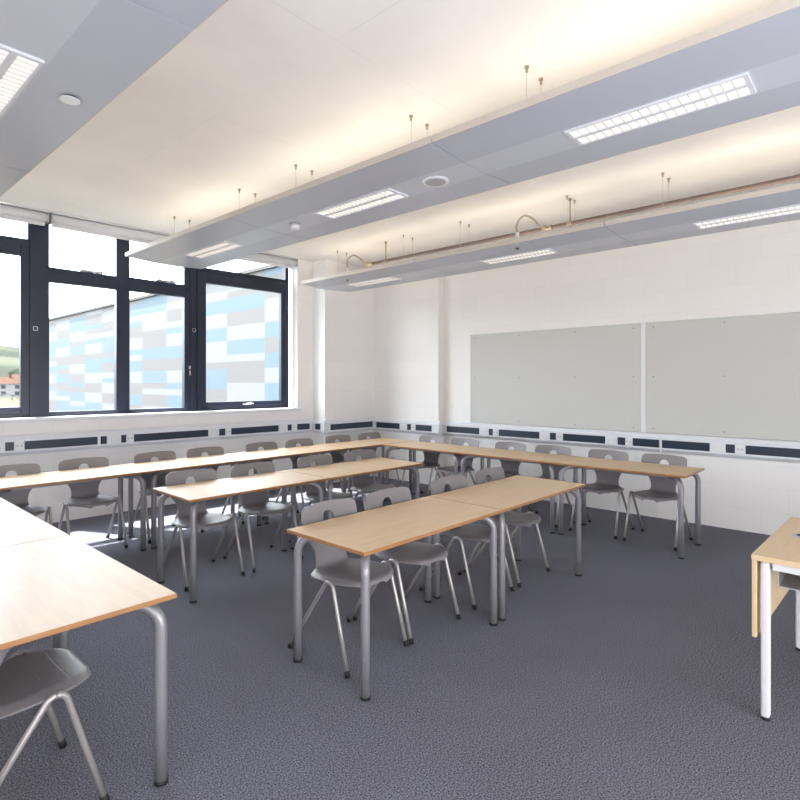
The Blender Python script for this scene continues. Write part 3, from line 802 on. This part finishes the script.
# ------------------------------------------------------------------ outside: clad building
def pale(name, rgb, r=0.6, em=0.0):
    return plain(name, rgb, r, noise_amt=0.03, noise_scale=0.5)
F = 0.104
def fs(c):   # scale a display colour down for daylight exposure
    l = s2l(c); m = bpy.data.materials.new('cladding'); m.use_nodes = True
    b = m.node_tree.nodes['Principled BSDF']; b.inputs['Roughness'].default_value = 0.7
    nt = m.node_tree
    tc = nt.nodes.new('ShaderNodeTexCoord'); n = nt.nodes.new('ShaderNodeTexNoise'); n.inputs['Scale'].default_value = 1.2
    mp = nt.nodes.new('ShaderNodeMapping'); mp.inputs['Scale'].default_value = (1, 0.4, 6)
    r = nt.nodes.new('ShaderNodeValToRGB')
    r.color_ramp.elements[0].color = tuple(v*F*0.95 for v in l[:3])+(1,); r.color_ramp.elements[1].color = tuple(v*F for v in l[:3])+(1,)
    nt.links.new(tc.outputs['Object'], mp.inputs[0]); nt.links.new(mp.outputs[0], n.inputs['Vector']); nt.links.new(n.outputs['Fac'], r.inputs['Fac']); nt.links.new(r.outputs['Color'], b.inputs['Base Color'])
    return m
M_cw, M_cb, M_ct = fs((246, 246, 246)), fs((182, 219, 241)), fs((210, 204, 201))
M_cope = fs((170, 165, 165))
XF = 13.6
cols = [('bbbwwbbttbbwwwtwtbt', 1), ('wwwtttwbbwwttbbtwtt', 1), ('ttbbbtwwwbbwwbbwww', 1), ('bbwbwwttbbwwbwttww', 0), ('wttwtbbttbbtttwwwbb', -1), ('tbbttwwbbwbwwttbwbbt', -1),
        ('wttwwbwttbtbbbwttww', -1), ('bbwwttwwbbbtwwbwtbtt', -2), ('bwbbtbttwwttbbtwwbbb', -2), ('bbwbttbbtbttwwbbttww', -2), ('tttwwbtwwbbwtbbbbwwbt', -3)]
def build_facade():
    root = empty('clad_building', (XF, 33, -4)); tag(root, 'neighbouring building clad in white, pale blue and beige panels', 'building')
    m = MB(); idx = {'w': 0, 'b': 1, 't': 2}
    K0, K1 = -13, 19
    rnd = random.Random(3)
    allc = []
    for c in range(-3, 11):
        y0 = 16.9+3.0*c; y1 = y0+3.0
        d = {}
        if c >= 0:
            st, k0 = cols[c]
            for i, ch in enumerate(st): d[k0+i] = ch
        k = K0
        while k < K1:
            if k in d: k += 1; continue
            ch = rnd.choice('wwbt')
            for q in range(rnd.choice((1, 2, 2))):
                if k not in d and k < K1: d[k] = ch; k += 1
        for k in range(K0, K1):
            z0 = 0.19+0.3225*k; z1 = min(z0+0.3225, 6.3)
            vs = [m.bm.verts.new((0, y-33, z+4)) for y, z in ((y0, z0), (y1, z0), (y1, z1), (y0, z1))]
            f = m.bm.faces.new(vs); f.material_index = idx[d[k]]
    for f in m.bm.faces: pass
    cl = m.build('cladding', [M_cw, M_cb, M_ct], root)
    MB().box(0.02, 12, 7.9-33, 49.9-33, 0, 10.2).build('wall', M_cw, root)
    MB().box(-0.12, 12.1, 7.8-33, 50.0-33, 10.28, 10.42).build('coping', M_cope, root)
    return root
build_facade()

# ------------------------------------------------------------------ outside: ground, hill, houses, trees
def out_mat(name, c1, c2, sc, k=0.16):
    k *= 0.47
    m, nt, b = new_mat(name); b.inputs['Roughness'].default_value = 1.0; b.inputs['Specular IOR Level'].default_value = 0
    tc = nt.nodes.new('ShaderNodeTexCoord'); n = nt.nodes.new('ShaderNodeTexNoise'); n.inputs['Scale'].default_value = sc; n.inputs['Detail'].default_value = 6
    r = nt.nodes.new('ShaderNodeValToRGB'); r.color_ramp.elements[0].position = 0.42; r.color_ramp.elements[1].position = 0.58
    r.color_ramp.elements[0].color = tuple(v*k for v in s2l(c1)[:3])+(1,); r.color_ramp.elements[1].color = tuple(v*k for v in s2l(c2)[:3])+(1,)
    nt.links.new(tc.outputs['Object'], n.inputs['Vector']); nt.links.new(n.outputs['Fac'], r.inputs['Fac']); nt.links.new(r.outputs['Color'], b.inputs['Base Color'])
    return m
M_field = out_mat('dry_field', (226, 214, 180), (238, 226, 192), 0.05)
M_hill = out_mat('hazy_hillside', (164, 172, 156), (222, 226, 200), 0.006, 0.17)  # distance haze is put into these pale greens
M_roof = out_mat('clay_roof', (226, 178, 158), (238, 196, 176), 0.8, 0.17)
M_render = out_mat('house_render', (244, 240, 238), (250, 246, 244), 0.5, 0.3)
M_hwin = out_mat('house_window', (150, 150, 156), (160, 160, 166), 0.5, 0.2)
M_tree = out_mat('tree_foliage', (140, 156, 132), (184, 194, 166), 0.25, 0.17)
struct(MB().box(-900, 1400, 8, 1700, -5, -4).build('ground', M_field))
def build_hill():
    bm = bmesh.new(); nx, ny = 70, 40
    g = []
    for j in range(ny+1):
        y = 420+j*32; row = []
        for i in range(nx+1):
            x = -700+i*30
            t = max(0, min(1, (y-420)/620.0)); t = t*t*(3-2*t)
            h = -6 + t*(62 + 14*noise.noise(Vector((x/260, y/300, 0))) - 8*math.sin((x-150)/320.0)) + 6*noise.noise(Vector((x/70, y/70, 3)))*t
            row.append(bm.verts.new((x, y, h)))
        g.append(row)
    for j in range(ny):
        for i in range(nx):
            f = bm.faces.new((g[j][i], g[j][i+1], g[j+1][i+1], g[j+1][i])); f.smooth = True
    me = bpy.data.meshes.new('hills'); bm.to_mesh(me); bm.free(); me.materials.append(M_hill)
    o = bpy.data.objects.new('hills', me); COL.objects.link(o); struct(o)
build_hill()
def house(x, y, z, w, label, rz=0.2):
    r = empty('terraced_house', (x, y, z), rz); tag(r, label, 'house', 'distant houses beyond the field')
    d, h, rh = 8.0, 5.2, 2.6
    MB().box(-w/2, w/2, 0, d, 0, h).build('wall', M_render, r)
    m = MB(); p = [(-0.4, h-0.1), (d/2, h+rh), (d+0.4, h-0.1)]
    m.prism(p, [lambda a, zz, X=X: Vector((X, a, zz)) for X in (-w/2-0.2, w/2+0.2)]); m.build('roof', M_roof, r)
    for wx in (-w/4, w/4):
        for wz in (0.9, 3.3):
            MB().box(wx-0.7, wx+0.7, -0.06, 0.02, wz, wz+1.3).build('window', M_hwin, r)
    MB().box(-0.5, 0.5, d/2-0.5, d/2+0.5, h+rh-0.8, h+rh+1.0).build('chimney', M_roof, r)
dirc = Vector((0.223, 0.975, 0)); perp = Vector((0.975, -0.223, 0))
for i in range(-2, 4):
    c = dirc*256 + perp*(i*9.4)
    house(c.x, c.y, -4, 8.6, ['white rendered terraced house with a pale red roof far beyond the field', 'white terraced house glimpsed far off past the field'][i % 2], -0.22)
for i in range(-2, 4):
    c = dirc*300 + perp*(i*13+4)
    house(c.x, c.y, -2.5, 9, 'pale red roofed house standing in the second row behind', -0.1)
def tree(x, y, z, r, label):
    o = empty('tree', (x, y, z)); tag(o, label, 'tree', 'trees at the foot of the hill')
    MB().tube([(0, 0, 0), (0, 0, r*1.1)], r*0.12, 8).build('trunk', M_tree, o)
    m = MB(); rr = random.Random(int(x*7+y))
    for k in range(5):
        q = bmesh.ops.create_icosphere(m.bm, subdivisions=2, radius=r*rr.uniform(0.45, 0.7))
        off = Vector((rr.uniform(-.5, .5)*r, rr.uniform(-.3, .3)*r, r*rr.uniform(1.0, 1.6)))
        for v in q['verts']:
            v.co = v.co*(1+0.25*noise.noise(v.co*0.8+off)) + off
    m.build('foliage', M_tree, o)
rr = random.Random(5)
for i in range(14):
    c = dirc*(330+rr.uniform(-12, 14)) + perp*(-60+i*13+rr.uniform(-1, 1))
    tree(c.x, c.y, -2.5, rr.uniform(4.6, 6.6), 'rounded green tree in the belt between the houses and the hill')
# low fence in the field
fr = empty('field_fence', (dirc*205).to_tuple()); tag(fr, 'low fence standing in the dry field before the houses', 'fence'); fr.location.z = -4; fr.rotation_euler = (0, 0, -0.22)
fm = MB()
for k in range(3): fm.box(-22, 4, -0.05, 0.05, 0.5+k*0.55, 0.62+k*0.55)
fm.build('rail', M_hwin, fr)
for k in range(9): MB().box(-22+k*3.2, -21.8+k*3.2, -0.1, 0.1, 0, 1.9).build('post', M_hwin, fr)

# ------------------------------------------------------------------ world, sun, lamps
wd = bpy.data.worlds.new('sky'); scene.world = wd; wd.use_nodes = True
nt = wd.node_tree; nt.nodes.clear()
o = nt.nodes.new('ShaderNodeOutputWorld'); b = nt.nodes.new('ShaderNodeBackground')
tc = nt.nodes.new('ShaderNodeTexCoord'); n = nt.nodes.new('ShaderNodeTexNoise'); n.inputs['Scale'].default_value = 3.0; n.inputs['Detail'].default_value = 7
mp = nt.nodes.new('ShaderNodeMapping'); mp.inputs['Scale'].default_value = (1, 1, 3)
r = nt.nodes.new('ShaderNodeValToRGB'); r.color_ramp.elements[0].position = 0.35; r.color_ramp.elements[1].position = 0.65
r.color_ramp.elements[0].color = (0.74, 0.84, 1.0, 1); r.color_ramp.elements[1].color = (0.95, 0.97, 1.0, 1)
nt.links.new(tc.outputs['Generated'], mp.inputs[0]); nt.links.new(mp.outputs[0], n.inputs['Vector']); nt.links.new(n.outputs['Fac'], r.inputs['Fac'])
nt.links.new(r.outputs['Color'], b.inputs['Color']); b.inputs['Strength'].default_value = 9.5; nt.links.new(b.outputs[0], o.inputs[0])
sun = bpy.data.lights.new('sun', 'SUN'); sun.energy = 20; sun.angle = math.radians(0.6); sun.color = (1.0, 0.96, 0.9)
so = bpy.data.objects.new('sun', sun); COL.objects.link(so)
so.rotation_euler = Vector((0.22, -0.47, -1.0)).to_track_quat('-Z', 'Y').to_euler()
# added fill softboxes low behind and beside the camera, not lamps of the room
def area(name, loc, size, energy, color, rot=(0, 0, 0), sy=None):
    l = bpy.data.lights.new(name, 'AREA'); l.energy = energy; l.color = color
    l.shape = 'RECTANGLE'; l.size = size; l.size_y = sy or size
    ob = bpy.data.objects.new(name, l); COL.objects.link(ob); ob.location = loc; ob.rotation_euler = rot
    return ob
area('fill_softbox_rear', (1.6, -2.3, 1.0), 4.5, 170, (0.97, 0.98, 1.0), (R(112), 0, R(-12)), sy=1.7)
area('fill_softbox_side', (-0.75, 0.6, 1.1), 2.2, 22, (0.95, 0.97, 1.0), (R(112), 0, R(-90)), sy=1.6)

# ------------------------------------------------------------------ camera
cam = bpy.data.cameras.new('camera'); co = bpy.data.objects.new('camera', cam); COL.objects.link(co)
TH = 0.7306
co.location = (0, 0, 1.485)
co.rotation_euler = (PI/2, 0, TH-PI/2)
cam.sensor_fit = 'HORIZONTAL'; cam.sensor_width = 36.0
cam.lens = 551.2/800*36.0
cam.shift_y = -(382.8-400)/800*-1.0
cam.clip_start = 0.05; cam.clip_end = 3000
scene.camera = co
scene.view_settings.view_transform = 'Standard'
scene.view_settings.look = 'None'
scene.view_settings.exposure = 0.38
